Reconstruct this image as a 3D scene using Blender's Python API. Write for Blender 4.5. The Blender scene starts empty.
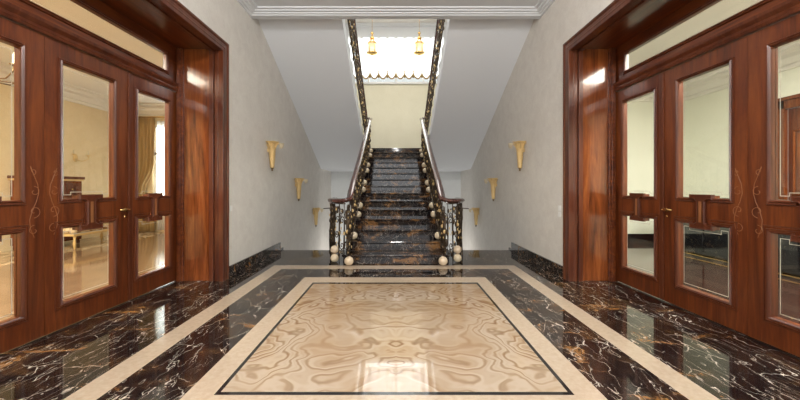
import bpy, math, random
from mathutils import Vector
random.seed(4)
PI = math.pi
S = bpy.context.scene
COL = S.collection

# ---------------------------------------------------------------- camera
cd = bpy.data.cameras.new('camera'); cam = bpy.data.objects.new('camera', cd); COL.objects.link(cam)
cam.location = (0, 0, 1.3); cam.rotation_euler = (PI/2, 0, 0)
cd.sensor_width = 36; cd.lens = 14.4; cd.shift_x = 0.005; cd.shift_y = -0.015; cd.clip_start = .02
S.camera = cam
S.view_settings.view_transform = 'Standard'; S.view_settings.look = 'None'
S.view_settings.gamma = 1; S.view_settings.use_curve_mapping = False
S.view_settings.exposure = 0.28
# ---------------------------------------------------------------- world and large lights
w = bpy.data.worlds.new('world'); S.world = w; w.use_nodes = True
w.node_tree.nodes['Background'].inputs[0].default_value = (.93, .97, 1, 1)
w.node_tree.nodes['Background'].inputs[1].default_value = .8
def area(name, loc, rot, sx, sy, power, color=(1, 1, 1)):
    l = bpy.data.lights.new(name, 'AREA'); l.shape = 'RECTANGLE'; l.size = sx; l.size_y = sy
    l.energy = power; l.color = color
    o = bpy.data.objects.new(name, l); COL.objects.link(o); o.location = loc; o.rotation_euler = rot
    return o
area('daylight_rear_window', (0, -4.35, 2.2), (PI/2, 0, 0), 3.4, 2.2, 130, (.97, .985, 1))
area('daylight_stair_window', (0, 12.75, 6.1), (-PI/2, 0, 0), 4.2, 2.2, 150, (.95, .98, 1))
area('stairwell_upper_fill', (0, 8.6, 7.3), (0, 0, 0), 3.6, 3.0, 150, (1, .97, .92))  # added fill under the closed ceiling, lights the upper stairwell walls
area('left_room_fill', (-5.4, 2.6, 3.70), (0, 0, 0), 2.2, 2.2, 480, (1, .92, .78))  # added fill kept out of view, brightens the left room
area('left_room_daylight', (-6.8, 10.1, 2.2), (-PI/2, 0, 0), 1.3, 2.4, 110, (.95, .98, 1))
area('right_room_fill', (5.0, 2.6, 3.70), (0, 0, 0), 2.0, 2.0, 500, (1, .98, .92))  # unseen fill added to brighten the right room
for i, (y, z, p) in enumerate(((-1.3, 4.0, 200), (.6, 4.0, 230))):
    l = bpy.data.lights.new('hall_fill_light', 'POINT'); l.energy = p; l.shadow_soft_size = .2; l.color = (1, .98, .95)  # added fill out of view, no fixture; lifts hall walls and ceiling
    o = bpy.data.objects.new('hall_fill_light', l); COL.objects.link(o); o.location = (0, y, z)

for x in (-1.5, 1.5):
    l = bpy.data.lights.new('lower_hall_fill', 'POINT'); l.energy = 45; l.shadow_soft_size = .35; l.color = (1, .97, .93)  # added fill hidden below the floor edge, lightens walls beside the stairs
    o = bpy.data.objects.new('lower_hall_fill', l); COL.objects.link(o); o.location = (x, 10.6, -1.6)
# ---------------------------------------------------------------- materials
def mat(name, color, rough=.5, metal=0, coat=0, spec=.5, coat_rough=.05):
    m = bpy.data.materials.new(name); m.use_nodes = True
    b = m.node_tree.nodes['Principled BSDF']
    b.inputs['Base Color'].default_value = (*color, 1); b.inputs['Roughness'].default_value = rough
    b.inputs['Metallic'].default_value = metal; b.inputs['Coat Weight'].default_value = coat
    b.inputs['Coat Roughness'].default_value = coat_rough
    b.inputs['Specular IOR Level'].default_value = spec
    return m
class NT:
    def __init__(s, m): s.t = m.node_tree; s.n = s.t.nodes; s.b = s.n['Principled BSDF']
    def new(s, typ, ins=None, **props):
        n = s.n.new(typ)
        for k, v in props.items(): setattr(n, k, v)
        for k, v in (ins or {}).items():
            if hasattr(v, 'links'): s.t.links.new(v, n.inputs[k])
            else: n.inputs[k].default_value = v
        return n
    def link(s, a, b): s.t.links.new(a, b)
    def math(s, op, a, b=0.0, c=None):
        d = {0: a, 1: b}
        if c is not None: d[2] = c
        return s.new('ShaderNodeMath', d, operation=op).outputs[0]
    def ramp(s, fac, stops):
        r = s.new('ShaderNodeValToRGB', {0: fac}); e = r.color_ramp.elements
        while len(e) < len(stops): e.new(.5)
        for i, (p, c) in enumerate(stops):
            e[i].position = p; e[i].color = (*c, 1) if len(c) == 3 else c
        return r.outputs[0]
    def mix(s, fac, a, b, mode='MIX'):
        n = s.new('ShaderNodeMix', data_type='RGBA', blend_type=mode)
        for idx, v in ((0, fac), (6, a), (7, b)):
            if hasattr(v, 'links'): s.t.links.new(v, n.inputs[idx])
            else: n.inputs[idx].default_value = v if not isinstance(v, tuple) else (*v[:3], 1)
        return n.outputs[2]
    def noise(s, vec, scale, detail=4, rough=.5, dist=0):
        return s.new('ShaderNodeTexNoise', {'Vector': vec, 'Scale': scale, 'Detail': detail, 'Roughness': rough, 'Distortion': dist})
    def obj(s): return s.new('ShaderNodeTexCoord').outputs['Object']
    def mapping(s, vec, loc=(0,0,0), rot=(0,0,0), scale=(1,1,1)):
        return s.new('ShaderNodeMapping', {'Vector': vec, 'Location': loc, 'Rotation': rot, 'Scale': scale}).outputs[0]

def wood(name, c1, c2, c3, grain='Z', rough=.32, coat=.3):
    m = mat(name, c2, rough, coat=coat, coat_rough=.08, spec=.35); t = NT(m); o = t.obj()
    sc = {'Z': (7, 7, .6), 'Y': (7, .6, 7), 'X': (.6, 7, 7)}[grain]
    v = t.mapping(o, scale=sc)
    n = t.noise(v, 1.2, 5, .6, 1.2).outputs[0]
    n2 = t.noise(t.mapping(o, scale=tuple(k*5 for k in sc)), 1.5, 3, .6).outputs[0]
    f = t.math('ADD', t.math('MULTIPLY', n, .75), t.math('MULTIPLY', n2, .25))
    col = t.ramp(f, [(.32, c1), (.5, c2), (.68, c3)])
    t.link(col, t.b.inputs['Base Color'])
    return m
W1, W2, W3 = (.040, .0075, .0025), (.108, .024, .006), (.185, .048, .011)
M = {}
M['wood'] = wood('mahogany_upright_grain', W1, W2, W3, 'Z')
M['wood_y'] = wood('mahogany_level_grain', W1, W2, W3, 'Y')
M['wood_panel'] = wood('mahogany_polished_panel', (.050, .011, .003), (.155, .038, .009), (.27, .080, .019), 'Z', .20, .5)
M['wood_bead'] = wood('mahogany_moulding', (.045, .009, .004), (.090, .022, .008), (.13, .036, .014), 'Z', .3, .35)
M['rail_wood'] = wood('handrail_mahogany', (.045, .018, .014), (.080, .029, .022), (.12, .045, .034), 'Y', .24, 1)
M['inlay'] = mat('inlay_veneer', (.25, .10, .035), .35, coat=.4)

def dark_marble(name, vein=1.0, slab=True, sc=1.0, gloss=.06, warm=1.0, spec=.6, thr=0.0):
    m = mat(name, (.02, .015, .013), gloss, spec=spec); t = NT(m); o = t.obj()
    if slab:
        sx = t.new('ShaderNodeSeparateXYZ', {0: o})
        k = t.math('FLOOR', t.math('DIVIDE', t.math('ADD', sx.outputs[1], .35), 1.22))
        k2 = t.math('FLOOR', t.math('DIVIDE', sx.outputs[0], 1.9))
        off = t.new('ShaderNodeCombineXYZ', {0: t.math('MULTIPLY', k, 3.7), 1: t.math('MULTIPLY', k2, 5.3), 2: t.math('MULTIPLY', k, 1.9)}).outputs[0]
        o = t.new('ShaderNodeVectorMath', {0: o, 1: off}, operation='ADD').outputs[0]
    warp = t.noise(o, 1.6*sc, 5, .6)
    v0 = t.new('ShaderNodeVectorMath', {0: o, 1: t.new('ShaderNodeVectorMath', {0: warp.outputs[1], 'Scale': .30/sc}, operation='SCALE').outputs[0]}, operation='ADD').outputs[0]
    v = t.mapping(v0, rot=(0, 0, .7), scale=(1.0, 1.9, 1.5))
    def ridge(vec, scale, wid, det=3):
        q = t.noise(vec, scale, det, .55).outputs[0]
        d = t.math('ABSOLUTE', t.math('SUBTRACT', q, .5))
        return t.ramp(d, [(0, (1,1,1)), (wid*.45, (.5,.5,.5)), (wid, (0,0,0))])
    brk = t.noise(o, 2.2*sc, 3, .6).outputs[0]
    r1 = ridge(t.mapping(v0, rot=(.2, .1, .30), scale=(4.6, .7, 2.2)), 1.2*sc, .0042)
    r2 = ridge(t.mapping(v0, rot=(.1, .3, -.75), scale=(3.0, .9, 2.0)), 1.5*sc, .0040)
    r3 = ridge(t.mapping(v0, loc=(3,4,1), rot=(.1, .3, 1.1), scale=(3.4, 1.0, 2.0)), 2.4*sc, .0045)
    a = t.math('MULTIPLY', r1, t.ramp(brk, [(.40, (.1,)*3), (.55, (1,1,1))]))
    b = t.math('MULTIPLY', r2, t.ramp(brk, [(.42, (1,1,1)), (.56, (.1,)*3)]))
    c = t.math('MULTIPLY', r3, t.ramp(brk, [(.5, (0,0,0)), (.62, (.7,.7,.7))]))
    vo = t.new('ShaderNodeTexVoronoi', {'Vector': t.mapping(v0, rot=(0, 0, .5), scale=(1.7, 1.0, 1.4)), 'Scale': 2.3*sc}, feature='DISTANCE_TO_EDGE').outputs[0]
    d_ = t.math('MULTIPLY', t.ramp(vo, [(0, (1,1,1)), (.005, (.45,.45,.45)), (.012, (0,0,0))]), t.ramp(t.noise(o, 3.7*sc, 3, .6).outputs[0], [(.45, (0,0,0)), (.60, (.9,.9,.9))]))
    veins = t.math('MINIMUM', t.math('MULTIPLY', t.math('ADD', t.math('ADD', t.math('ADD', a, c), b), d_), vein), 1.0)
    n = t.noise(v, 2.0*sc, 8, .72, .8).outputs[0]
    base = t.ramp(n, [(.40, (.006, .005, .006)), (.52, (.018, .011, .009)), (.585+thr, (.055*warm, .027*warm, .012)), (.635+thr, (.22*warm, .105*warm, .034)), (.70, (.05, .025, .014))])
    col = t.mix(veins, base, (.62, .54, .46))
    t.link(col, t.b.inputs['Base Color'])
    return m
M['marble'] = dark_marble('dark_gold_marble_floor', .9)
M['marble_step'] = dark_marble('dark_gold_marble_steps', .55, False, 1.25, .06, 1.0, .22, -.025)
M['marble_band'] = dark_marble('dark_marble_skirting', .7, False, 2.2, .12, 1.2)
M['black_line'] = mat('black_stone_line', (.015, .013, .013), .08)
def beige_strip():
    m = mat('cream_limestone', (.66, .49, .34), .12); t = NT(m); o = t.obj()
    n = t.noise(t.mapping(o, scale=(3, 3, 3)), 9, 5, .65).outputs[0]
    t.link(t.ramp(n, [(.3, (.37, .28, .20)), (.7, (.46, .37, .28))]), t.b.inputs['Base Color']); return m
M['cream'] = beige_strip()
def onyx():
    m = mat('honey_onyx', (.8, .6, .4), .06, spec=.6, coat=.3, coat_rough=.03); t = NT(m); o = t.obj()
    s = t.new('ShaderNodeSeparateXYZ', {0: o})
    ax = t.math('ABSOLUTE', s.outputs[0])
    c = t.new('ShaderNodeCombineXYZ', {0: ax, 1: t.math('MULTIPLY', s.outputs[1], 1.0), 2: 0.0}).outputs[0]
    w1 = t.noise(c, 1.1, 3, .5).outputs[1]
    c2 = t.new('ShaderNodeVectorMath', {0: c, 1: t.new('ShaderNodeVectorMath', {0: w1, 'Scale': .7}, operation='SCALE').outputs[0]}, operation='ADD').outputs[0]
    n = t.noise(t.mapping(c2, rot=(0, 0, .6), scale=(1, 1.4, 1)), 1.0, 3.6, .42).outputs[0]
    bands = t.math('ADD', t.math('MULTIPLY', t.math('SINE', t.math('MULTIPLY', n, 150)), .27), t.math('MULTIPLY', t.math('SINE', t.math('MULTIPLY', n, 290)), .17))
    amp = t.noise(c2, 1.7, 2, .5).outputs[0]
    f = t.math('ADD', t.math('MULTIPLY', bands, t.ramp(amp, [(.35, (.25,)*3), (.62, (1,)*3)])), .5)
    big = t.noise(c2, 1.3, 3, .5).outputs[0]
    colA = t.ramp(f, [(.1, (.20, .105, .048)), (.32, (.28, .165, .085)), (.55, (.35, .24, .145)), (.8, (.41, .305, .205))])
    colB = t.ramp(f, [(.1, (.26, .175, .108)), (.4, (.36, .265, .178)), (.7, (.43, .34, .255))])
    t.link(t.mix(t.ramp(big, [(.42, (0,)*3), (.6, (1,)*3)]), colA, colB), t.b.inputs['Base Color']); return m
M['onyx'] = onyx()
def wallpaper(name, a, b, sc=5, rough=.75):
    m = mat(name, a, rough, spec=.25); t = NT(m); o = t.obj()
    n = t.noise(o, sc, 6, .65, .5).outputs[0]; n2 = t.noise(o, sc*9, 3, .6).outputs[0]
    f = t.math('ADD', t.math('MULTIPLY', n, .65), t.math('MULTIPLY', n2, .35))
    t.link(t.ramp(f, [(.36, a), (.62, b)]), t.b.inputs['Base Color']); return m
M['wall'] = wallpaper('grey_beige_wallpaper', (.62, .585, .54), (.70, .67, .62))
M['white'] = mat('white_plaster', (.755, .775, .80), .7, spec=.2)
M['white_back'] = wallpaper('pale_wall', (.66, .67, .66), (.70, .71, .70), 2)
M['cream_wall'] = wallpaper('cream_stairwell_wall', (.66, .62, .47), (.70, .66, .51), 2)
M['yellow_wall'] = wallpaper('yellow_damask_wall', (.74, .60, .37), (.80, .67, .44), 3)
M['green_wall'] = wallpaper('pale_green_cream_wall', (.80, .81, .68), (.84, .845, .72), 3)
M['ceiling_room'] = mat('cream_ceiling', (.80, .77, .70), .7)
M['gold'] = mat('polished_gold', (.80, .55, .22), .25, metal=1)
M['gold_matt'] = mat('gilded_resin', (.72, .52, .24), .42, metal=.35)
M['antique'] = mat('antique_brass_finial', (.16, .09, .03), .4, metal=.7)
M['bronze'] = mat('dark_bronze_iron', (.075, .052, .034), .32, metal=.75)
M['chrome'] = mat('satin_steel', (.6, .6, .6), .25, metal=1)
M['ball'] = mat('cream_onyx_ball', (.66, .54, .37), .18, coat=.5)
M['ball_pink'] = mat('rosy_onyx_ball', (.60, .47, .33), .18, coat=.5)
M['plastic'] = mat('white_switch_plastic', (.75, .74, .71), .35)
M['black_gloss'] = mat('black_lacquer', (.008, .009, .011), .05, coat=1)
M['curtain_gold'] = mat('gold_brocade_curtain', (.42, .28, .11), .7)
M['window_frame'] = mat('white_window_paint', (.8, .8, .78), .4)
def parquet(name, a, b, rough=.12):
    m = mat(name, a, rough, coat=.3); t = NT(m); o = t.obj()
    br = t.new('ShaderNodeTexBrick', {'Vector': t.mapping(o, rot=(0, 0, PI/2)), 'Color1': (*a, 1), 'Color2': (*b, 1), 'Mortar': (a[0]*.4, a[1]*.4, a[2]*.4, 1), 'Scale': 1.0, 'Mortar Size': .004, 'Brick Width': 1.1, 'Row Height': .14})
    n = t.noise(t.mapping(o, scale=(8, .8, 8)), 2, 4, .6).outputs[0]
    t.link(t.mix(.5, br.outputs[0], t.ramp(n, [(.3, a), (.7, b)])), t.b.inputs['Base Color']); return m
M['parquet'] = parquet('oak_parquet', (.17, .10, .055), (.27, .17, .10), .10)
M['parquet_dark'] = parquet('red_brown_parquet', (.022, .010, .007), (.05, .018, .012), .07)
def cream_marble():
    m = mat('cream_gold_marble', (.7, .55, .35), .12); t = NT(m)
    n = t.noise(t.mapping(t.obj(), scale=(3, 1, 1)), 2.2, 5, .6, 1.5).outputs[0]
    t.link(t.ramp(n, [(.40, (.14, .075, .03)), (.48, (.42, .28, .14)), (.56, (.72, .58, .40)), (.62, (.30, .18, .08))]), t.b.inputs['Base Color']); return m
M['cream_marble'] = cream_marble()
def glass(name, tint=(1, 1, 1), amount=1.0, ior=1.5):
    m = bpy.data.materials.new(name); m.use_nodes = True; nt = m.node_tree; n = nt.nodes; n.clear()
    out = n.new('ShaderNodeOutputMaterial'); tr = n.new('ShaderNodeBsdfTransparent'); gl = n.new('ShaderNodeBsdfGlossy')
    tr.inputs[0].default_value = (*tint, 1); gl.inputs['Roughness'].default_value = .01
    lw = n.new('ShaderNodeLayerWeight'); lw.inputs[0].default_value = .5
    pw = n.new('ShaderNodeMath'); pw.operation = 'POWER'; pw.inputs[1].default_value = 4.2
    ml = n.new('ShaderNodeMath'); ml.operation = 'MULTIPLY_ADD'; ml.inputs[1].default_value = .42; ml.inputs[2].default_value = .035
    nt.links.new(lw.outputs['Facing'], pw.inputs[0]); nt.links.new(pw.outputs[0], ml.inputs[0]); fr = ml
    mx = n.new('ShaderNodeMixShader')
    nt.links.new(fr.outputs[0], mx.inputs[0]); nt.links.new(tr.outputs[0], mx.inputs[1]); nt.links.new(gl.outputs[0], mx.inputs[2]); nt.links.new(mx.outputs[0], out.inputs[0])
    return m
M['glass'] = glass('clear_door_glass', (.95, .96, .94))
M['bevel_line'] = mat('etched_glass_line', (.58, .55, .45), .3)
def sheer(name, c):
    m = bpy.data.materials.new(name); m.use_nodes = True; nt = m.node_tree; n = nt.nodes; n.clear()
    out = n.new('ShaderNodeOutputMaterial'); a = n.new('ShaderNodeBsdfTranslucent'); b = n.new('ShaderNodeBsdfTransparent'); d = n.new('ShaderNodeBsdfDiffuse')
    a.inputs[0].default_value = (*c, 1); d.inputs[0].default_value = (*c, 1)
    m1 = n.new('ShaderNodeMixShader'); m1.inputs[0].default_value = .3; m2 = n.new('ShaderNodeMixShader'); m2.inputs[0].default_value = .35
    nt.links.new(a.outputs[0], m1.inputs[1]); nt.links.new(d.outputs[0], m1.inputs[2])
    nt.links.new(m1.outputs[0], m2.inputs[1]); nt.links.new(b.outputs[0], m2.inputs[2]); nt.links.new(m2.outputs[0], out.inputs[0])
    return m
M['sheer'] = sheer('white_voile', (.95, .95, .95))
M['frost'] = sheer('pale_gold_glass', (.95, .85, .65))
M['tassel'] = mat('old_gold_trimming', (.30, .19, .06), .7)
def bulb():
    m = mat('glowing_lantern_candle', (1, .95, .8), .5)
    b = m.node_tree.nodes['Principled BSDF']; b.inputs['Emission Color'].default_value = (1, .85, .55, 1); b.inputs['Emission Strength'].default_value = 1.2
    return m
M['bulb'] = bulb()

# ---------------------------------------------------------------- mesh helpers
class MB:
    def __init__(s): s.v = []; s.f = []; s.mi = []; s.sm = []; s.cur = 0
    def add(s, vs, fs, smooth=False):
        o = len(s.v); s.v += [tuple(p) for p in vs]
        for f in fs: s.f.append([i+o for i in f]); s.mi.append(s.cur); s.sm.append(smooth)
        return s
    def box(s, x0, x1, y0, y1, z0, z1):
        if x0 > x1: x0, x1 = x1, x0
        return s.add([(x0,y0,z0),(x1,y0,z0),(x1,y1,z0),(x0,y1,z0),(x0,y0,z1),(x1,y0,z1),(x1,y1,z1),(x0,y1,z1)],
              [(0,3,2,1),(4,5,6,7),(0,1,5,4),(1,2,6,5),(2,3,7,6),(3,0,4,7)])
    def prism(s, poly, a, b, mp):       # poly (u,v), extruded h from a to b through mp(u,v,h)
        n = len(poly)
        vs = [mp(u, v, a) for u, v in poly] + [mp(u, v, b) for u, v in poly]
        return s.add(vs, [tuple(range(n))[::-1], tuple(range(n, 2*n))] + [(i, (i+1) % n, (i+1) % n+n, i+n) for i in range(n)])
    def ring(s, poly, profile, mp):     # mitred moulding around a closed polygon, profile [(outward offset, height)]
        n = len(poly); vs = []
        for d, h in profile:
            vs += [mp(u, v, h) for u, v in offset(poly, d)]
        fs = []
        for k in range(len(profile)-1):
            for i in range(n): fs.append((k*n+i, k*n+(i+1) % n, (k+1)*n+(i+1) % n, (k+1)*n+i))
        return s.add(vs, fs)
    def tube(s, pts, r, n=6, closed=False):
        pts = [Vector(p) for p in pts]; m = len(pts); vs = []
        up = Vector((.13, .21, 1)).normalized(); prev = None
        for i, p in enumerate(pts):
            a = pts[max(i-1, 0)]; b = pts[min(i+1, m-1)]; d = (b-a)
            if d.length < 1e-9: d = Vector((0, 0, 1))
            d.normalize()
            if prev is None:
                x = d.cross(up)
                if x.length < .05: x = d.cross(Vector((1, 0, 0)))
            else: x = prev-d*prev.dot(d)
            x.normalize(); prev = x; y = d.cross(x)
            rr = r[i] if isinstance(r, (list, tuple)) else r
            for k in range(n):
                t = 2*PI*k/n; vs.append(p+x*math.cos(t)*rr+y*math.sin(t)*rr)
        fs = [(i*n+k, i*n+(k+1) % n, (i+1)*n+(k+1) % n, (i+1)*n+k) for i in range(m-1) for k in range(n)]
        fs += [tuple(range(n))[::-1], tuple(range((m-1)*n, m*n))]
        return s.add(vs, fs, True)
    def sweep(s, pts, prof):            # profile (side, up) kept level, for handrails
        pts = [Vector(p) for p in pts]; m = len(pts); n = len(prof); vs = []
        for i, p in enumerate(pts):
            d = (pts[min(i+1, m-1)]-pts[max(i-1, 0)]).normalized()
            side = d.cross(Vector((0, 0, 1))).normalized(); up = side.cross(d).normalized()
            for a, b in prof: vs.append(p+side*a+up*b)
        fs = [(i*n+k, i*n+(k+1) % n, (i+1)*n+(k+1) % n, (i+1)*n+k) for i in range(m-1) for k in range(n)]
        fs += [tuple(range(n))[::-1], tuple(range((m-1)*n, m*n))]
        return s.add(vs, fs, True)
    def lathe(s, c, prof, n=16, axis='z', lobes=0, amp=0):
        vs = []; m = len(prof)
        for r, z in prof:
            for k in range(n):
                t = 2*PI*k/n; rr = r*(1+amp*math.cos(lobes*t))
                p = (rr*math.cos(t), rr*math.sin(t), z)
                if axis == 'x': p = (z, p[0], p[1])
                if axis == 'y': p = (p[0], z, p[1])
                vs.append((c[0]+p[0], c[1]+p[1], c[2]+p[2]))
        fs = [(i*n+k, i*n+(k+1) % n, (i+1)*n+(k+1) % n, (i+1)*n+k) for i in range(m-1) for k in range(n)]
        fs += [tuple(range(n))[::-1], tuple(range((m-1)*n, m*n))]
        return s.add(vs, fs, True)
    def ball(s, c, r, n=14, sx=1, sy=1, sz=1):
        vs = []; m = max(6, n//2+1)
        for i in range(m+1):
            a = -PI/2+PI*i/m
            for k in range(n):
                t = 2*PI*k/n; rr = max(math.cos(a), .001)*r
                vs.append((c[0]+rr*math.cos(t)*sx, c[1]+rr*math.sin(t)*sy, c[2]+math.sin(a)*r*sz))
        return s.add(vs, [(i*n+k, i*n+(k+1) % n, (i+1)*n+(k+1) % n, (i+1)*n+k) for i in range(m) for k in range(n)], True)
    def build(s, name, mats, parent=None, label=None, bevel=0, loc=None):
        me = bpy.data.meshes.new(name); 
        vs = s.v if loc is None else [(a-loc[0], b-loc[1], c-loc[2]) for a, b, c in s.v]
        me.from_pydata(vs, [], s.f)
        for m in (mats if isinstance(mats, (list, tuple)) else [mats]): me.materials.append(m)
        me.polygons.foreach_set('material_index', s.mi); me.polygons.foreach_set('use_smooth', s.sm)
        me.update()
        import bmesh
        bm = bmesh.new(); bm.from_mesh(me); bmesh.ops.recalc_face_normals(bm, faces=bm.faces); bm.to_mesh(me); bm.free()
        o = bpy.data.objects.new(name, me); COL.objects.link(o)
        if loc is not None: o.location = loc
        if parent: o.parent = parent
        if label: o['label'] = label
        if bevel:
            b = o.modifiers.new('bevel', 'BEVEL'); b.width = bevel; b.segments = 2; b.limit_method = 'ANGLE'; b.angle_limit = .7
        return o
def offset(poly, d):
    n = len(poly)
    ar = sum(poly[i][0]*poly[(i+1) % n][1]-poly[(i+1) % n][0]*poly[i][1] for i in range(n))
    sg = 1 if ar > 0 else -1; out = []
    for i in range(n):
        p0 = Vector(poly[i-1]); p = Vector(poly[i]); p1 = Vector(poly[(i+1) % n])
        e0 = (p-p0).normalized(); e1 = (p1-p).normalized()
        n0 = Vector((e0.y, -e0.x))*sg; n1 = Vector((e1.y, -e1.x))*sg
        b = n0+n1; k = d/(1+n0.dot(n1)); out.append((p.x+b.x*k, p.y+b.y*k))
    return out
def tag(o, label, cat=None, group=None, kind=None):
    o['label'] = label
    if cat: o['category'] = cat
    if group: o['group'] = group
    if kind: o['kind'] = kind
    return o
def thing(name, label, cat, loc=(0, 0, 0), group=None, kind=None):
    o = bpy.data.objects.new(name, None); COL.objects.link(o); o.location = loc; o.empty_display_size = .1
    return tag(o, label, cat, group, kind)
def struct(name, mb, m, label, cat, **k): return tag(mb.build(name, m, **k), label, cat, kind='structure')
def copy_tree(o, parent=None):
    c = o.copy(); COL.objects.link(c); c.parent = parent
    for ch in [q for q in list(o.children)]: copy_tree(ch, c)
    return c

# ================================================================= STRUCTURE
HW = 2.43          # half width of hall
DX = 3.07          # plane of the glazed doors
YJ = 4.48          # far jamb
YN = 1.15          # near jamb
YE = 6.70          # edge of hall floor beside the stairs
YB = 12.0          # back wall
ZC = 4.215          # hall ceiling
# ---- floor: nested rings of stone, one mesh
fl = MB()
def rect_ring(o, i, mi):
    fl.cur = mi
    (a0, a1, b0, b1), (c0, c1, d0, d1) = o, i
    vs = [(a0,b0,0),(a1,b0,0),(a1,b1,0),(a0,b1,0),(c0,d0,0),(c1,d0,0),(c1,d1,0),(c0,d1,0)]
    fl.add(vs, [(0,1,5,4),(1,2,6,5),(2,3,7,6),(3,0,4,7)])
R = [(-3.12, 3.12, -4, YE), (-2.045, 1.99, 1.02, 5.38), (-1.84, 1.80, 1.24, 5.14), (-1.33, 1.30, 1.80, 4.66), (-1.145, 1.122, 2.01, 4.40), (-1.117, 1.094, 2.04, 4.345)]
for i, mi in enumerate([0, 1, 0, 1, 2]): rect_ring(R[i], R[i+1], mi)
fl.cur = 3; a, b, c, d = R[5]; fl.add([(a,c,0),(b,c,0),(b,d,0),(a,d,0)], [(0,1,2,3)])
# thin dark line bounding the cream strips is the same black stone
fl.cur = 0; fl.add([(-3.12,-4,-.2),(3.12,-4,-.2),(3.12,YE,-.2),(-3.12,YE,-.2),(-3.12,-4,0),(3.12,-4,0),(3.12,YE,0),(-3.12,YE,0)], [(0,3,2,1),(0,1,5,4),(1,2,6,5),(2,3,7,6),(3,0,4,7)])
struct('floor', fl, [M['marble'], M['cream'], M['black_line'], M['onyx']], 'polished dark marble hall floor with cream borders around a honey onyx panel', 'floor')

# ---- hall side walls
for s, side in ((-1, 'left'), (1, 'right')):
    mb = MB()
    mb.box(s*HW, s*3.10, YJ+.02, YB+.2, -2.6, 7.6)
    mb.box(s*HW, s*3.10, YN-.02, YJ+.02, 3.30, 7.6)
    mb.box(s*HW, s*3.10, -4, YN-.02, -.2, 7.6)
    struct('wall_'+side, mb, M['wall'], 'grey beige papered wall on the %s with descending gold sconces' % side, 'wall')
    # skirting of dark marble on the hall level, stepping down with the side stair
    mb = MB(); mb.box(s*(HW-.025), s*HW, YJ+.17, YE-.02, 0, .165); mb.box(s*(HW-.025), s*HW, YE-.02, YE+.14, -.17, .03)
    struct('baseboard_'+side, mb, M['marble_band'], 'dark veined marble skirting along the %s wall beside the stairs' % side, 'baseboard')
# rear wall behind the camera with its window
mb = MB(); mb.box(-3.1, 3.1, -4.2, -4, 0, 1.1); mb.box(-3.1, 3.1, -4.2, -4, 3.3, ZC); mb.box(-3.1, -1.7, -4.2, -4, 1.1, 3.3); mb.box(1.7, 3.1, -4.2, -4, 1.1, 3.3)
struct('wall_rear', mb, M['wall'], 'grey beige rear wall of the hall opposite the stairs', 'wall')
# back wall, with window opening in the stairwell
mb = MB(); mb.box(-HW, HW, YB, YB+.2, -2.6, 2.55)
struct('wall_lower_back', mb, M['white_back'], 'pale lower wall under the landing behind the staircase', 'wall')
mb = MB(); mb.box(-HW, HW, YB, YB+.2, 2.55, 5.24); mb.box(-HW, HW, YB, YB+.2, 7.0, 7.6)
mb.box(-HW, -2.1, YB, YB+.2, 5.24, 7.0); mb.box(2.1, HW, YB, YB+.2, 5.24, 7.0)
struct('wall_upper_back', mb, M['cream_wall'], 'cream wall above the landing at the head of the stairs', 'wall')
mb = MB(); mb.box(-HW, HW, 5.4, YB+.2, 7.4, 7.6)
struct('ceiling_stairwell', mb, M['wall'], 'high ceiling over the stairwell', 'ceiling')
mb = MB(); mb.box(-HW, HW, 11.93, YB, 6.86, 7.37); mb.box(-HW, HW, 11.80, YB, 7.32, 7.4)
struct('trim_1', mb, M['white'], 'white pelmet board over the high stair window', 'pelmet')
# hall ceiling slab + cornice
mb = MB(); mb.box(-HW, HW, -4, 5.40, ZC, 4.95)
struct('ceiling', mb, M['white'], 'flat pale ceiling of the entrance hall', 'ceiling')
mb = MB()
path = [(-HW, -4), (HW, -4), (HW, 5.34), (-HW, 5.34)]
mb.ring(path, [(-.0, ZC-.055), (-.035, ZC-.055), (-.04, ZC-.043), (-.085, ZC-.043), (-.09, ZC-.030), (-.14, ZC-.030), (-.145, ZC-.016), (-.20, ZC-.016), (-.205, ZC-.001), (0, ZC-.001)], lambda u, v, h: (u, v, h))
mb.box(-HW, HW, 5.34, 5.42, ZC-.055, 4.95)
struct('trim_2', mb, M['white'], 'stepped white ceiling cornice running round the hall', 'cornice')

# ---- upper return flights (white soffits) and landing
for s, side in ((-1, 'left'), (1, 'right')):
    t = thing('stair_flight', 'white plastered underside of the return flight rising on the %s' % side, 'stair flight', (s*1.7, 8, 0), kind='structure')
    poly = [(10.37, 1.92), (5.42, 4.365), (5.42, 4.93)]
    y = 5.42; z = 4.93
    for k in range(13):
        z -= .17; poly.append((y, z)) if k else None
        y += .354
        poly.append((y, z))
    poly += [(10.02, 2.55), (10.37, 2.55)]
    mb = MB(); mb.prism(poly, .97, HW, lambda u, v, h: (s*h, u, v))
    mb.v = [(a-s*1.7, b-8, c) for a, b, c in mb.v]
    mb.build('soffit_slab', M['white'], t)
    mb = MB()  # moulded lower edge of the string
    mb.prism([(10.2, 2.02), (5.42, 4.375), (5.42, 4.43), (10.2, 2.075)], .95, .97, lambda u, v, h: (s*h, u, v))
    mb.v = [(a-s*1.7, b-8, c) for a, b, c in mb.v]
    mb.build('string_moulding', M['white'], t)
mb = MB(); mb.box(-HW, HW, 10.37, YB, 1.92, 2.53); mb.box(-.97, .97, 10.05, 10.37, 2.2, 2.53); mb.cur = 1; mb.box(-HW, HW, 10.40, YB, 2.53, 2.55)
mb.box(-.97, .97, 10.02, 10.40, 2.53, 2.55)
struct('stair_landing', mb, [M['white'], M['marble_step']], 'half landing with white underside at the head of the marble stairs', 'landing')

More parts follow.
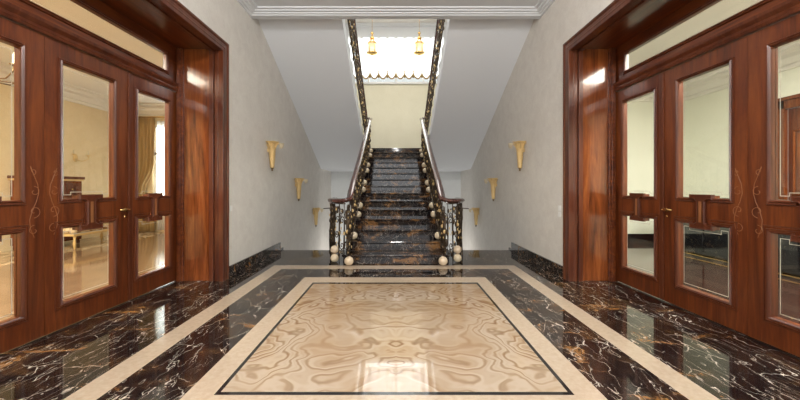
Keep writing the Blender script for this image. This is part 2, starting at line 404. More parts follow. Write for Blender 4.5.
# ---- side stairs going down
for s, side in ((-1, 'left'), (1, 'right')):
    t = thing('side_stair', 'dark marble side stair descending along the %s wall' % side, 'stairs', (s*1.7, YE, 0), kind='structure')
    for k in range(1, 14):
        mb = MB(); mb.box(s*.97-s*1.7, s*(HW-.03)-s*1.7, .33*(k-1)+.01, .33*k+.01, -.17*k-.17, -.17*k)
        mb.build('step', M['marble_step'], t)
mb = MB(); mb.box(-HW, HW, YE+.33*13, YB, -2.6, -2.38)
struct('floor_basement', mb, M['marble'], 'dark floor at the foot of the descending side stairs', 'floor')

# ---- main staircase
RI, RU, Y1 = .17, .33, 5.40
SW = .90
st = thing('staircase', 'straight flight of fifteen polished dark marble steps rising to the landing', 'staircase', (0, Y1, 0))
for k in range(1, 16):
    y = RU*(k-1)
    mb = MB()
    mb.box(-SW, SW, y+.025, y+RU+.03, RI*(k-1) if k < 3 else RI*(k-1)-.06, RI*k-.035)
    if k < 15: mb.box(-SW-.02, SW+.02, y, y+RU+.03, RI*k-.035, RI*k)
    else: mb.box(-SW-.02, SW+.02, y, y+.05, RI*k-.035, RI*k)
    mb.build('step', M['marble_step'], st, bevel=.012)
mb = MB()   # white spandrel wall that carries the flight
for s in (-1, 1):
    mb.prism([(.45, .0), (.45, .05), (4.6, 2.16), (4.97, 2.16), (4.97, -2.4), (1.32, -2.4), (1.32, 0)], .84, .895, lambda u, v, h: (s*h, u, v))
mb.build('spandrel_wall', M['white_back'], st)

# ================================================================= BALUSTRADES
def spiral(cy, cz, r0, a0, turns, n=14, sgn=1):
    return [(cy+r0*(1-.82*i/n)*math.cos(a0+sgn*2*PI*turns*i/n), cz+r0*(1-.82*i/n)*math.sin(a0+sgn*2*PI*turns*i/n)) for i in range(n+1)]
def scroll_baluster(H, slope, seed):
    """ornate wrought panel, one tread wide, local origin at its foot"""
    rnd = random.Random(seed); mb = MB()
    f = lambda y, z, x=0: (x, y, z+slope*y)
    mb.cur = 0
    mb.tube([f(-.0, 0), f(0, H)], .009, 6)
    # big S scroll
    s1 = spiral(.075, H*.72, .075, PI, 1.3, 14, -1); s2 = spiral(-.075, H*.28, .075, 0, 1.3, 14, -1)
    pts = s1[::-1]+[(0, H*.5)]+s2
    mb.tube([f(a, b, .012) for a, b in pts], .010, 6)
    s1 = spiral(-.07, H*.80, .055, 0, 1.2, 12, 1); s2 = spiral(.07, H*.20, .055, PI, 1.2, 12, 1)
    pts = s1[::-1]+[(.0, H*.5)]+s2
    mb.tube([f(a, b, -.012) for a, b in pts], .009, 6)
    mb.tube([f(.16+.02*math.sin(i*.7), H*i/8, .01*math.cos(i)) for i in range(9)], .008, 5)
    # collars and leaves
    for i in range(5):
        z = H*(.12+.19*i)
        mb.ball(f(rnd.uniform(-.05, .05), z, .022*rnd.choice((-1, 1))), .030, 8, .7, 1, 1.5)
    mb.cur = 1
    for i in range(9):
        z = H*(.08+.10*i); mb.ball(f(rnd.uniform(-.12, .13), z, rnd.choice((-1, 1))*rnd.uniform(.008, .024)), rnd.uniform(.009, .016), 7, .7, 1.1, 1.7)
    mb.ball(f(0, H*.5, .0), .030, 8, 1, 1, 1.2)
    return mb
RAILP = [(.063*math.cos(t)*(1.0 if math.sin(t) > 0 else .82), .042*math.sin(t)) for t in [2*PI*i/12 for i in range(12)]]
BALLS = {0, 2, 4, 5, 7, 8, 10, 11, 13, 14}
BX = .80
for s, side in ((-1, 'left'), (1, 'right')):
    t = thing('stair_balustrade', 'scrolled bronze balustrade with mahogany handrail on the %s side of the stairs' % side, 'balustrade', (s*BX, Y1, 0), 'balustrades of the main flight')
    # handrail, with level curl at the foot
    mb = MB()
    pts = [(s*.43, 1.05, 1.075), (s*.43, .66, 1.075), (s*.38, .38, 1.075), (s*.24, .20, 1.075), (s*.09, .12, 1.08), (0, .12, 1.11)]
    pts += [(0, .3, 1.225)]+[(0, RU*k, 1.09+RI*k-.01) for k in range(2, 15)]+[(-s*.0, 4.72, 3.48), (0, 4.83, 3.50)]
    mb.sweep(pts, RAILP)
    mb.build('handrail', M['rail_wood'], t)
    mb = MB(); mb.tube([(0, .30, 1.15)]+[(0, RU*k, 1.02+RI*k-.01) for k in range(2, 15)], .012, 6)
    mb.tube([(0, .10, .27), (0, .45, .42), (0, RU*14, RI*14+.24)], .011, 6)
    mb.tube([(s*a, b, 1.03) for a, b in ((.36, .93), (.36, .6), (.31, .36), (.19, .16), (.07, .08))], .012, 6)
    mb.build('iron_rail', M['bronze'], t)
    for k in range(0, 15):
        H = .80 if k in BALLS else .93
        z0 = RI*k+(.15 if k in BALLS else 0); y0 = RU*k-.08 if k else -.04
        if k == 0: H = .86
        b = scroll_baluster(H-.02, 0, k).build('baluster', [M['bronze'], M['gold_matt']], t); b.location = (s*.015, y0, z0)
        if k in BALLS:
            r = .078 if k == 0 else .072
            q = MB(); q.ball((0, 0, 0), r, 18); bo = q.build('ball', M['ball'] if k % 3 else M['ball_pink'], t, 'polished cream stone ball'); bo.location = (-s*.012, y0, RI*k+r)
    # ironwork of the curl
    for q in range(2):
        m_ = MB(); m_.ball((0, 0, 0), .074, 18); bo = m_.build('ball', M['ball_pink'] if q else M['ball'], t, 'polished cream stone ball'); bo.location = (s*.275, .20, .074+q*.148)
    for j, (a, b, z0, rz) in enumerate(((.10, .16, .0, 1.2), (.20, .24, .0, 1.1), (.28, .22, .30, .9), (.33, .36, .0, .8), (.40, .52, .0, .4), (.42, .70, .0, .1), (.42, .90, .0, 0))):
        b_ = scroll_baluster(1.02-z0, 0, 40+j).build('baluster', [M['bronze'], M['gold_matt']], t); b_.location = (s*a, b, z0)
        b_.rotation_euler = (0, 0, -s*rz); b_.scale = (1, .62, 1)
    # collar bracket under the rail end
    mb = MB(); mb.tube([(s*.14, .15, .93), (s*.30, .28, .95), (s*.50, .34, .93)], .009, 6); mb.ball((s*.22, .24, .96), .035, 8, 1, 1, .6); mb.ball((s*.31, .36, .95), .05, 8, 1, 1, .6)
    mb.build('bracket', M['bronze'], t)

for s, side in ((-1, 'left'), (1, 'right')):
    t = thing('upper_balustrade', 'scrolled bronze balustrade along the upper return flight on the %s' % side, 'balustrade', (s*.93, 10.1, 2.55), 'balustrades of the return flights')
    sl = -.17/.354*-1
    pts = [(-s*.0, 4.83-4.7, .95)] if False else []
    mb = MB(); P = [(-s*.10, -.05, .93), (0, .0, .95)]+[(0, -.354*k-.0, 1.0+RI*k) for k in range(1, 14)]
    mb.sweep(P, [(a*.6, b*.9) for a, b in RAILP]); mb.build('handrail', M['rail_wood'], t)
    mb = MB(); mb.tube([(0, -.05, .12), (0, -4.6, .12+4.6*.48)], .013, 6); mb.tube([(0, 0, .0), (0, 0, .95)], .028, 8); mb.ball((0, 0, .98), .04, 10)
    mb.build('iron_rail', M['bronze'], t)
    for k in range(13):
        b_ = scroll_baluster(.86, -.48, 60+k).build('baluster', [M['bronze'], M['gold_matt']], t); b_.location = (0, -.354*k-.18, RI*k+.17)

# ================================================================= DOOR RECESSES
def side_map(s): return lambda u, v, h: (s*(DX-h), u, v)
LEAVES = [(YJ-.005, 3.685, 4.31, 3.80), (3.68, 2.795, 3.47, 2.94), (2.79, 1.975, 2.61, 2.10), (1.97, 1.155, 1.82, 1.31)]
ORD = {'left': 'left', 'right': 'right'}
WHICH = ['farthest leaf', 'second leaf from the stairs', 'third leaf from the stairs', 'nearest leaf']
def scroll_pts(y0, z0, s, flip, f):
    """inlaid scroll pattern on a stile"""
    out = []
    for (cy, cz, r, a, tn, sg) in ((0, .0, .055, -PI/2, 1.0, 1), (0, .17, .045, PI/2, .9, -1), (.01, .34, .030, -PI/2, .8, 1), (0, -.16, .045, PI/2, .9, 1)):
        out.append([(y0+f*p, z0+q) for p, q in spiral(cy, cz, r, a, tn, 14, sg*f)])
    out.append([(y0+f*.035*math.sin(i*.9), z0-.22+.075*i) for i in range(9)])
    return out
dn = 0
for s, side in ((-1, 'left'), (1, 'right')):
    mp = side_map(s)
    for li, (ya, yb, ga, gb) in enumerate(LEAVES):
        dn += 1
        t = thing('door_%d' % dn, 'mahogany glazed door leaf on the %s side, %s' % (side, WHICH[li]), 'door', (s*DX, (ya+yb)/2, 0), kind='structure')
        off = lambda mb: setattr(mb, 'v', [(a-s*DX, b-(ya+yb)/2, c) for a, b, c in mb.v]) or mb
        gc = (ga+gb)/2; gw = ga-gb; nw = gw*.24
        ZT = 2.63
        # slab
        mb = MB(); th = (-.045, 0.0)
        for (u0, u1, v0, v1) in ((ga, ya, .012, ZT), (yb, gb, .012, ZT), (gb, ga, .012, .25), (gb, ga, .93, 1.20), (gb, ga, 2.45, ZT), (gc-nw, gc+nw, 1.20, 1.225), (gc-nw, gc+nw, .895, .93)):
            mb.box(s*(DX-th[0]), s*(DX-th[1]), u0, u1, v0, v1)
        off(mb).build('leaf_frame', M['wood'], t)
        up = [(gb, 1.20), (gc-nw, 1.20), (gc-nw, 1.225), (gc+nw, 1.225), (gc+nw, 1.20), (ga, 1.20), (ga, 2.45), (gb, 2.45)]
        lo = [(gb, .25), (ga, .25), (ga, .93), (gc+nw, .93), (gc+nw, .895), (gc-nw, .895), (gc-nw, .93), (gb, .93)]
        mb = MB(); prof = [(.0, -.01), (.002, .012), (.012, .020), (.020, .010), (.024, .014), (.034, .016), (.040, .002)]
        mb.ring(up, prof, mp); mb.ring(lo, prof, mp)
        # bead framing both panes, wider on the stile
        mb.ring([(gb-.055, .19), (ga+.055, .19), (ga+.055, 2.50), (gb-.055, 2.50)], [(0, 0), (.002, .005), (.008, .005), (.010, 0)], mp) if False else None
        mb.ring(offset(lo, .052), [(0, 0), (.002, .006), (.010, .006), (.012, 0)], mp)
        off(mb).build('moulding', M['wood_bead'], t)
        # I-shaped raised block between the panes
        mb = MB(); a, b = nw*.98, nw*.36
        I = [(gc-a, .885), (gc+a, .885), (gc+a, .935), (gc+b*1.5, .935), (gc+b, .955), (gc+b, 1.165), (gc+b*1.5, 1.185), (gc+a, 1.185), (gc+a, 1.235), (gc-a, 1.235), (gc-a, 1.185), (gc-b*1.5, 1.185), (gc-b, 1.165), (gc-b, .955), (gc-b*1.5, .935), (gc-a, .935)]
        mb.ring(I, [(0, 0), (0, .022), (-.008, .030), (-.014, .026)], mp)
        mb.prism(offset(I, -.012), 0, .026, mp)
        off(mb).build('centre_block', M['wood_bead'], t)
        mb = MB(); mb.prism([(gc-.014, .955), (gc+.014, .955), (gc+.014, 1.165), (gc-.014, 1.165)], .0262, .028, mp)
        off(mb).build('inlay', M['inlay'], t)
        for nm, P in (('upper', up), ('lower', lo)):
            mb = MB(); mb.prism(P, -.028, -.022, mp)
            g = off(mb).build('glass_pane', M['glass'], t)
            mb = MB(); Q = offset(P, -.036); mb.ring(Q, [(-.0028, -.0215), (.0028, -.0215)], mp)
            off(mb).build('etched_line', M['bevel_line'], t)
        # inlaid scrolls on the stiles that meet between the pairs
        if li in (1, 2):
            f = 1 if li == 1 else -1
            ys = yb+.075 if li == 1 else ya-.075
            mb = MB()
            for line in scroll_pts(ys, 1.10, s, False, f):
                mb.tube([mp(u, v, .0002) for u, v in line], .0025, 5)
            off(mb).build('scroll_inlay', M['inlay'], t)
        if li in (1, 3):
            # astragal over the meeting stiles, and the lever handle
            mb = MB(); mb.box(s*DX, s*(DX-.018), ya-.022, ya+.03, .015, ZT-.01)
            off(mb).build('astragal', M['wood_bead'], t, bevel=.006)
            hy = ya-.055; mb = MB()
            mb.lathe((s*(DX), hy, 1.055), [(.026, 0), (.026, -s*.006), (.014, -s*.012), (.010, -s*.05), (.013, -s*.056), (.001, -s*.062)], 14, 'x')
            mb.tube([mp(hy, 1.055, .045), mp(hy-.02, 1.058, .050), mp(hy-.06, 1.066, .052), mp(hy-.10, 1.056, .050), mp(hy-.12, 1.060, .048)], [.013, .015, .012, .014, .007], 8)
            mb.lathe((s*(DX), hy, .98), [(.013, 0), (.013, -s*.005), (.001, -s*.006)], 12, 'x')
            off(mb).build('handle', M['gold'], t, 'small gold lever handle')
    # casing, jamb lining, head soffit
    mb = MB()
    mb.cur = 1
    mb.box(s*2.58, s*3.11, YJ, YJ+.03, 0, 3.27)     # far jamb, polished board facing the hall
    mb.box(s*2.58, s*3.11, YN-.03, YN, 0, 3.27)
    mb.cur = 0
    mb.box(s*2.43, s*3.11, YN, YJ, 3.245, 3.30)     # soffit
    # pilaster edge strip near the doors
    mb.box(s*2.965, s*3.05, YJ-.025, YJ, 0, 3.245)
    mb.box(s*3.00, s*3.05, YJ-.04, YJ-.025, 0, 3.245)
    # casing wraps the corner of the wall
    prof = [(0, .0), (0, .020), (.012, .034), (.035, .030), (.05, .022), (.075, .022), (.09, .034), (.11, .038), (.125, .026), (.125, 0)]
    U = [(YN, -.001), (YJ, -.001), (YJ, 3.25), (YN, 3.25)]
    mb.cur = 2
    def arc(P):
        vs = []; n = 4
        for d, h in P:
            for (u, v) in ((YN-d, 0), (YN-d, 3.245+d), (YJ+d, 3.245+d), (YJ+d, 0)): vs.append((s*(HW-h), u, v))
        mb.add(vs, [(k*n+i, k*n+i+1, (k+1)*n+i+1, (k+1)*n+i) for k in range(len(P)-1) for i in range(3)])
    arc(prof)
    # rounded posts on the inner corner, seen beyond the jamb
    for (xa, xb, dy) in ((2.40, 2.47, .035), (2.48, 2.53, .022), (2.54, 2.60, .035)):
        mb.box(s*xa, s*xb, YJ-dy, YJ+.03, 0, 3.245-0)
        mb.box(s*xa, s*xb, YN-.03, YN+dy, 0, 3.245)
        mb.box(s*xa, s*xb, YN, YJ, 3.245-dy, 3.30)
    struct('trim_%d' % (3 if s < 0 else 4), mb, [M['wood_y'], M['wood_panel'], M['wood_bead']], 'deep mahogany casing and jamb around the doors on the %s' % side, 'door casing', bevel=.004)
    # transom light
    t = thing('window_%d' % (1 if s < 0 else 2), 'long glazed transom above the %s doors in mahogany frame' % side, 'transom', (s*DX, 0, 0), kind='structure')
    off0 = lambda mb: setattr(mb, 'v', [(a-s*DX, b, c) for a, b, c in mb.v]) or mb
    g = [(YN+.2, 2.87), (4.27, 2.87), (4.27, 3.09), (YN+.2, 3.09)]
    mb = MB()
    for (u0, u1, v0, v1) in ((YN, YJ, 2.64, 2.87), (YN, YJ, 3.09, 3.245), (YN, YN+.2, 2.87, 3.09), (4.27, YJ, 2.87, 3.09)): mb.box(s*(DX+.04), s*DX, u0, u1, v0, v1)
    off0(mb).build('window_frame', M['wood_y'], t)
    mb = MB(); mb.ring(g, [(.0, -.01), (.002, .012), (.012, .022), (.022, .010), (.036, .016), (.044, .0)], mp)
    # projecting cornice bar with moulded section
    mb.prism([(0, 2.635), (.035, 2.635), (.045, 2.66), (.030, 2.69), (.055, 2.72), (.060, 2.745), (.0, 2.76)], YN+.001, YJ-.041, lambda u, v, h: (s*(DX-u), h, v))
    off0(mb).build('moulding', M['wood_bead'], t)
    mb = MB(); mb.prism(g, -.028, -.022, mp); off0(mb).build('glass_pane', M['glass'], t)
    mb = MB(); mb.ring(offset(g, -.02), [(-.002, -.0215), (.002, -.0215)], mp); off0(mb).build('etched_line', M['bevel_line'], t)

# ================================================================= LEFT ROOM
RH = 3.75
LX = -8.0
mb = MB(); mb.box(-6.57, -3.125, -1, 9.6, -.1, 0); struct('floor_left_room', mb, M['parquet'], 'oak parquet seen through the left doors', 'floor')
mb = MB(); mb.box(LX, -6.57, -1, 9.6, -.1, 0); struct('floor_left_border', mb, M['cream_marble'], 'cream and gold marble border beyond the parquet in the left room', 'floor')
mb = MB(); mb.box(LX-.2, LX, -1, 9.8, -.1, RH); mb.cur = 0
struct('wall_left_room_side', mb, M['yellow_wall'], 'yellow side wall of the left room', 'wall')
mb = MB()
mb.box(LX, -7.30, 9.6, 9.8, 0, RH); mb.box(-6.3, -3.10, 9.6, 9.8, 0, RH); mb.box(-7.3, -6.3, 9.6, 9.8, 0, .75); mb.box(-7.3, -6.3, 9.6, 9.8, 3.2, RH)
struct('wall_left_room_back', mb, M['yellow_wall'], 'yellow end wall of the left room around its window', 'wall')
mb = MB(); mb.box(LX, -3.1, -1.2, -1, 0, RH); struct('wall_left_room_front', mb, M['yellow_wall'], 'yellow near wall of the left room', 'wall')
mb = MB(); mb.box(LX, -3.12, -1, 9.6, RH, RH+.2); struct('ceiling_left_room', mb, M['ceiling_room'], 'cream ceiling of the left room', 'ceiling')
mb = MB(); mb.ring([(LX, -1), (-3.12, -1), (-3.12, 9.6), (LX, 9.6)], [(0, 3.42), (-.04, 3.42), (-.05, 3.48), (-.09, 3.50), (-.12, 3.60), (-.20, 3.64), (-.22, 3.70), (-.34, 3.72), (-.35, RH-.002)], lambda u, v, h: (u, v, h))
struct('trim_5', mb, M['ceiling_room'], 'cream moulded cornice in the left room', 'cornice')
t = thing('window_3', 'tall white window behind gold curtains in the left room', 'window', (-6.8, 9.7, .75), kind='structure')
mb = MB()
for (a, b, c, d) in ((-.5, -.43, 0, 2.45), (.43, .5, 0, 2.45), (-.03, .03, 0, 2.45), (-.5, .5, 0, .07), (-.5, .5, 2.38, 2.45), (-.5, .5, 1.55, 1.62)): mb.box(a, b, -.04, .04, c, d)
mb.build('window_frame', M['window_frame'], t)
mb = MB(); mb.box(-.43, .43, -.004, .004, .07, 2.38); mb.build('glass_pane', M['glass'], t)
def curtain(name, label, x0, x1, y, z0, z1, m, cat, gather=None, group=None, folds=7, amp=.05):
    n = folds*8; mb = MB(); vs = []; rows = 12
    for r in range(rows+1):
        fz = r/rows; z = z1+(z0-z1)*fz
        k = 1.0
        if gather: k = 1-.45*math.exp(-((z-gather)/.45)**2)
        for i in range(n+1):
            u = i/n; xx = x0+(x1-x0)*u*k
            vs.append((xx, y-amp*math.sin(u*folds*2*PI)*(.6+.4*fz)-.02*math.sin(u*23+r), z))
    W = n+1
    mb.add(vs, [(r*W+i, r*W+i+1, (r+1)*W+i+1, (r+1)*W+i) for r in range(rows) for i in range(n)], True)
    o = mb.build(name, m); sm = o.modifiers.new('s', 'SOLIDIFY'); sm.thickness = .006
    return tag(o, label, cat, group)
curtain('curtain', 'long gold curtain gathered at the left of the far window', -7.85, -7.12, 9.42, .02, 3.36, M['curtain_gold'], 'curtain', 1.2)
curtain('curtain', 'long gold curtain gathered at the right of the far window', -5.85, -6.42, 9.42, .02, 3.36, M['curtain_gold'], 'curtain', 1.2)
curtain('sheer_curtain', 'white sheer curtain hanging across the left room window', -7.12, -6.45, 9.54, .05, 3.3, M['sheer'], 'curtain', None, None, 9, .02)
mb = MB(); mb.tube([(-7.95, 9.42, 3.39), (-5.75, 9.42, 3.39)], .022, 10); mb.ball((-5.72, 9.42, 3.39), .04)
tag(mb.build('curtain_rod', M['gold']), 'gold curtain rod above the left room window', 'curtain rod')
# chest of drawers
t = thing('chest_of_drawers', 'tall brown wooden chest with gilt top edge against the yellow wall', 'chest', (-7.68, 7.08, 0))
mb = MB(); mb.box(-.28, .26, -.48, .48, .10, 1.46); mb.build('body', M['wood_panel'], t, bevel=.01)
mb = MB(); mb.box(-.30, .30, -.52, .52, 1.50, 1.56); mb.build('top', M['wood'], t, bevel=.01)
mb = MB(); mb.box(-.29, .285, -.505, .505, 1.46, 1.50); mb.build('gilt_band', M['gold_matt'], t)
for k in range(4):
    d = MB(); d.box(.26, .285, -.43, .43, .15+.325*k, .15+.325*k+.29); dr = d.build('drawer', M['wood'], t, bevel=.005)
    for q in (-.22, .22):
        e = MB(); e.ball((.297, q, .295+.325*k), .018, 10); e.build('knob', M['gold'], dr)
for a in (-.24, .22):
    for b in (-.43, .43):
        e = MB(); e.lathe((a, b, 0), [(.02, 0), (.035, .03), (.025, .10)], 10); e.build('foot', M['wood'], t)
# low bench with pale cushion
t = thing('bench', 'low cream upholstered bench beyond the parquet in the left room', 'bench', (-7.0, 7.3, 0))
mb = MB(); mb.box(-.25, .25, -.6, .6, .28, .34); mb.build('seat_frame', M['gold_matt'], t, bevel=.01)
mb = MB(); mb.box(-.25, .25, -.6, .6, .34, .46); mb.build('cushion', M['cream_marble'], t, bevel=.04)
for a in (-.21, .21):
    for b in (-.54, .54):
        e = MB(); e.lathe((a, b, 0), [(.012, 0), (.03, .12), (.018, .2), (.03, .28)], 10); e.build('leg', M['gold_matt'], t)
# crystal wall sconce and chandelier
t = thing('wall_lamp', 'gold two-arm wall lamp on the yellow wall of the left room', 'wall lamp', (-7.98, 7.97, 2.05))
mb = MB(); mb.ball((0, 0, 0), .07, 12, .4, .8, 1.5); mb.build('back_plate', M['gold_matt'], t)
for q in (-1, 1):
    mb = MB(); mb.tube([(0.02, 0, -.05), (.1, q*.08, -.08), (.14, q*.18, -.02), (.14, q*.18, .06)], .009, 6); mb.lathe((.14, q*.18, .05), [(.01, 0), (.04, .02), (.045, .03)], 10); ar = mb.build('arm', M['gold_matt'], t)
    mb = MB(); mb.lathe((.14, q*.18, .07), [(.012, 0), (.012, .09), (.002, .13)], 8); mb.build('candle', M['frost'], ar)
t = thing('chandelier', 'gold branched chandelier hanging in the left room near its ceiling', 'chandelier', (-5.85, 4.55, 0))
mb = MB(); mb.tube([(0, 0, 3.2), (0, 0, RH)], .012, 8); mb.lathe((0, 0, 2.75), [(.01, 0), (.06, .05), (.03, .12), (.07, .22), (.03, .34), (.02, .46)], 14); mb.lathe((0, 0, RH-.05), [(.02, -.03), (.07, .05)], 14)
mb.build('stem', M['gold_matt'], t)
for k in range(8):
    a = 2*PI*k/8; c, s_ = math.cos(a), math.sin(a); mb = MB()
    mb.tube([(c*r, s_*r, z) for r, z in ((.04, 2.95), (.15, 2.85), (.3, 2.86), (.40, 2.95), (.42, 3.04))], .010, 6)
    mb.lathe((c*.42, s_*.42, 3.03), [(.01, 0), (.05, .02), (.05, .03)], 10); ar = mb.build('arm', M['antique'], t)
    mb = MB(); mb.lathe((c*.42, s_*.42, 3.05), [(.014, 0), (.014, .11), (.016, .13), (.002, .18)], 8); mb.build('candle', M['bulb'], ar)

# ================================================================= RIGHT ROOM
RX = 7.04; RYB = 7.85
mb = MB(); mb.box(3.125, RX, -1, RYB, -.1, 0); struct('floor_right_room', mb, M['parquet_dark'], 'glossy red brown parquet seen through the right doors', 'floor')
mb = MB(); mb.box(RX, RX+.2, -1, 4.5, -.1, RH); mb.box(RX, RX+.2, 5.9, RYB+.2, -.1, RH); mb.box(RX, RX+.2, 4.5, 5.9, 2.85, RH)
struct('wall_right_room_side', mb, M['green_wall'], 'pale yellow green side wall of the right room', 'wall')
mb = MB(); mb.box(3.1, RX, RYB, RYB+.2, 0, RH); struct('wall_right_room_back', mb, M['green_wall'], 'pale yellow green end wall of the right room', 'wall')
mb = MB(); mb.box(3.1, RX, -1.2, -1, 0, RH); struct('wall_right_room_front', mb, M['green_wall'], 'pale near wall of the right room', 'wall')
mb = MB(); mb.box(3.12, RX, -1, RYB, RH, RH+.2); struct('ceiling_right_room', mb, M['ceiling_room'], 'cream ceiling of the right room', 'ceiling')
mb = MB(); mb.ring([(3.12, -1), (RX, -1), (RX, RYB), (3.12, RYB)], [(0, 3.42), (-.04, 3.42), (-.05, 3.48), (-.09, 3.50), (-.12, 3.60), (-.20, 3.64), (-.22, 3.70), (-.34, 3.72), (-.35, RH-.002)], lambda u, v, h: (u, v, h))
struct('trim_6', mb, M['ceiling_room'], 'cream moulded cornice in the right room', 'cornice')
mb = MB(); mb.box(3.13, RX, RYB-.03, RYB, 0, .18); mb.box(RX-.03, RX, 6.05, RYB-.03, 0, .18)
struct('baseboard_right_room', mb, M['black_gloss'], 'dark skirting at the foot of the right room walls', 'baseboard')
t = thing('door_9', 'brown wooden panelled door in the far side wall of the right room', 'door', (RX, 5.2, 0), kind='structure')
mb = MB(); mb.box(-.05, .02, .56, .72, 0, 2.87); mb.box(-.05, .02, -.72, -.56, 0, 2.87); mb.box(-.05, .02, -.72, .72, 2.72, 2.87); mb.box(-.09, .02, -.76, .76, 2.87, 2.93)
mb.build('door_frame', M['wood_panel'], t, bevel=.008)
mb = MB(); mb.box(.02, .07, -.56, .56, .01, 2.72)
mb.build('door_panel', M['wood'], t)
mb = MB()
for (a, b, c, d) in ((-.46, -.06, .25, 1.0), (.06, .46, .25, 1.0), (-.46, -.06, 1.2, 2.3), (.06, .46, 1.2, 2.3)):
    mb.ring([(a, c), (b, c), (b, d), (a, d)], [(0, 0), (.01, .02), (.03, .015), (.04, 0)], lambda u, v, h: (.02-h, u, v))
    mb.prism([(a+.04, c+.04), (b-.04, c+.04), (b-.04, d-.04), (a+.04, d-.04)], 0, .015, lambda u, v, h: (.02-h, u, v))
mb.build('raised_panel', M['wood_panel'], t)
# black lacquer sideboard
t = thing('sideboard', 'low black lacquered sideboard with a thin gold line at its foot', 'sideboard', (5.9, 5.3, 0))
mb = MB(); mb.box(-.23, .25, -1.55, 1.3, .06, 1.09); mb.build('body', M['black_gloss'], t, bevel=.01)
mb = MB(); mb.box(-.27, .27, -1.6, 1.35, 1.09, 1.13); mb.build('top', M['black_gloss'], t, bevel=.01)
for k in range(4):
    d = MB(); d.box(-.245, -.23, -1.50+.70*k, -1.50+.70*k+.66, .12, 1.04); dr = d.build('door', M['black_gloss'], t, bevel=.006)
    e = MB(); e.ball((-.262, -1.50+.70*k+(.6 if k % 2 == 0 else .06), .55), .018, 10); e.build('knob', M['gold'], dr)
mb = MB(); mb.box(-.25, .25, -1.57, 1.32, .0, .03); mb.build('plinth', M['black_gloss'], t)
mb = MB(); mb.box(-.26, .255, -1.58, 1.33, .03, .045); mb.build('gold_line', M['gold'], t, 'thin gold line')

# ================================================================= SCONCES AND SMALL THINGS
def make_sconce(s):
    t = thing('wall_sconce', '', 'wall sconce', (0, 0, 0), None)
    # ribbed gilt cone
    prof = []
    for i in range(15):
        z = -.24+.030*i; r = .038+.0022*i
        prof += [(r*.90, z), (r*1.12, z+.008), (r*1.12, z+.020), (r*.92, z+.027)]
    mb = MB(); mb.lathe((0, 0, 0), prof, 16); mb.build('torch_cone', M['gold_matt'], t)
    mb = MB(); mb.lathe((0, 0, 0), [(.001, -.30), (.014, -.292), (.018, -.275), (.010, -.262), (.024, -.255), (.027, -.238)], 12); mb.build('finial', M['antique'], t, 'dark brass finial')
    mb = MB(); mb.lathe((0, 0, 0), [(.06, .17), (.07, .20), (.095, .235), (.13, .250), (.125, .257), (.08, .24), (.05, .21)], 24, 'z', 6, .12)
    for k in range(7):
        a = 2*PI*k/7; mb.tube([(.05*math.cos(a), .05*math.sin(a), .10), (.075*math.cos(a), .075*math.sin(a), .17), (.11*math.cos(a), .11*math.sin(a), .225), (.14*math.cos(a), .14*math.sin(a), .215)], [.012, .014, .012, .006], 6)
    mb.build('flared_cup', M['gold_matt'], t)
    mb = MB(); mb.tube([(-s*.06, 0, .20), (-s*.14, .02, .20), (-s*.17, .02, .15), (-s*.14, .02, .12)], .006, 6)
    mb.lathe((-s*.17, .02, .13), [(.01, 0), (.035, .02), (.045, .07), (.05, .10)], 12)
    mb.build('glass_shade', M['frost'], t, 'pale translucent glass bud')
    mb = MB(); mb.box(s*.03, s*.085, -.02, .02, .06, .13); mb.build('wall_mount', M['gold_matt'], t)
    return t
names = ['nearest the doors, highest of three', 'middle of the three going down', 'farthest down the side stair']
for s, side in ((-1, 'left'), (1, 'right')):
    proto = make_sconce(s)
    for i, (y, z) in enumerate(((6.06, 1.92), (7.72, 1.28), (9.38, .46))):
        o = proto if i == 0 else copy_tree(proto)
        o.location = (s*(HW-.085), y, z)
        tag(o, 'gold torch sconce on the %s wall, %s' % (side, names[i]), 'wall sconce', 'gold sconces on the %s wall' % side)
for s, side in ((-1, 'left'), (1, 'right')):
    for j in range(1 if s < 0 else 2):
        t = thing('light_switch', ('white light switch on the left wall beside the door casing' if s < 0 else ('upper white switch plate on the right wall beside the casing' if j == 0 else 'lower white socket plate on the right wall beside the casing')), 'switch', (s*HW, 4.70+(.05 if s > 0 else 0), 1.0-.09*j))
        mb = MB(); mb.box(-s*.008, 0, -.04, .04, -.04, .04); mb.build('plate', M['plastic'], t, bevel=.003)
        mb = MB(); mb.box(-s*.012, -s*.008, -.025, .025, -.025, .025); mb.build('rocker', M['plastic'], t, bevel=.002)

# ---- high stair window, festoon blind, lanterns
t = thing('window_4', 'wide bright window high above the stair landing', 'window', (0, 12.1, 5.24), kind='structure')
mb = MB()
for x in (-2.1, -1.06, -.03, 1.0, 2.04): mb.box(x, x+.06, -.03, .03, 0, 1.76)
mb.box(-2.1, 2.1, -.03, .03, 0, .06); mb.box(-2.1, 2.1, -.03, .03, 1.70, 1.76)
mb.build('window_frame', M['window_frame'], t)
mb = MB(); mb.box(-2.04, 2.04, -.004, .004, .06, 1.70); mb.build('glass_pane', M['glass'], t)
mb = MB(); mb.box(-2.15, 2.15, -.16, -.02, -.05, 0.0); mb.build('window_sill', M['window_frame'], t, bevel=.01)
SP = .32; NB = 12; n = 10
t = thing('festoon_blind', 'white voile festoon blind with scalloped gold fringe over the stair window', 'blind', (0, 11.9, 5.24))
mb = MB(); vs = []; rows = 10; cols = NB*n
hem = []
for r in range(rows+1):
    fr = r/rows
    for i in range(cols+1):
        u = i/n; x = (u-NB/2)*SP; ph = u % 1.0
        sag = math.sin(PI*ph); bot = .30-.20*sag
        z = 1.66+(bot-1.66)*fr
        y = -.015+.03*math.cos(2*PI*u)-.02*sag*fr+.008*math.sin(u*12.6)
        vs.append((x, y, z))
        if r == rows: hem.append((x, y-.008, z))
W = cols+1
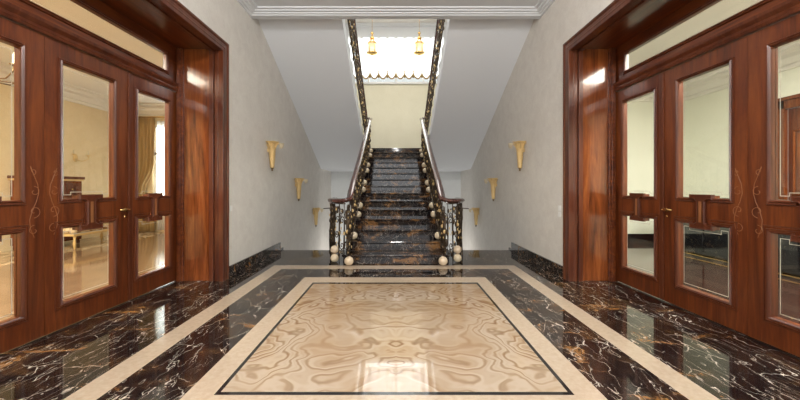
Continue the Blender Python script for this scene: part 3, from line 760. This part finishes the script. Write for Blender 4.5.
mb.add(vs, [(r*W+i, r*W+i+1, (r+1)*W+i+1, (r+1)*W+i) for r in range(rows) for i in range(cols)], True)
mb.build('voile', M['sheer'], t)
mb = MB(); mb.tube(hem, .028, 6); mb.build('fringe', M['tassel'], t, 'gold scalloped fringe')
for k in range(1, NB):
    mb = MB(); x = (k-NB/2)*SP
    mb.lathe((x, -.06, .14), [(.035, 0), (.022, .10), (.030, .14), (.012, .18), (.025, .22), (.005, .30)], 8); mb.tube([(x, -.03, .42), (x, -.03, 1.66)], .004, 5)
    mb.build('tassel', M['tassel'], t, 'gold tassel and cord')
def make_lantern():
    t = thing('lantern', '', 'lantern', (0, 0, 0))
    mb = MB(); mb.tube([(0, 0, .50), (0, 0, 1.52)], .006, 6); mb.ball((0, 0, .47), .045, 10, 1, 1, 1.2); mb.lathe((0, 0, 1.48), [(.02, 0), (.06, .04)], 12)
    mb.build('hanging_rod', M['gold'], t)
    mb = MB(); mb.lathe((0, 0, -.24), [(.001, -.06), (.03, -.04), (.10, -.02), (.165, 0), (.165, .03), (.15, .035)], 16); mb.lathe((0, 0, .10), [(.13, 0), (.14, .02), (.13, .04)], 16); mb.lathe((0, 0, .30), [(.04, -.04), (.07, 0), (.03, .06), (.02, .13)], 12)
    for k in range(6):
        a = 2*PI*k/6; c, q = math.cos(a), math.sin(a)
        mb.tube([(c*r, q*r, z) for r, z in ((.155, -.24), (.150, -.05), (.165, .06), (.12, .14), (.06, .22), (.04, .32))], .010, 5)
    mb.build('cage', M['gold'], t)
    mb = MB(); mb.lathe((0, 0, -.21), [(.12, 0), (.13, .12), (.125, .30), (.11, .31)], 16); mb.build('glass_shade', M['frost'], t, 'pale gold glass cylinder')
    mb = MB(); mb.lathe((0, 0, -.20), [(.025, 0), (.025, .16), (.004, .22)], 8); mb.build('candle', M['bulb'], t)
    return t
L = make_lantern(); L.location = (-.82, 11.0, 6.15)
L.scale = (1.15, 1.15, 1.0); tag(L, 'gold hanging lantern at the left before the white blind', 'lantern', 'gold lanterns over the landing')
L2 = copy_tree(L); L2.location = (.80, 11.0, 6.15); tag(L2, 'gold hanging lantern at the right before the white blind', 'lantern', 'gold lanterns over the landing')
# drop rods up to the ceiling where their length needs it
bpy.context.view_layer.update()
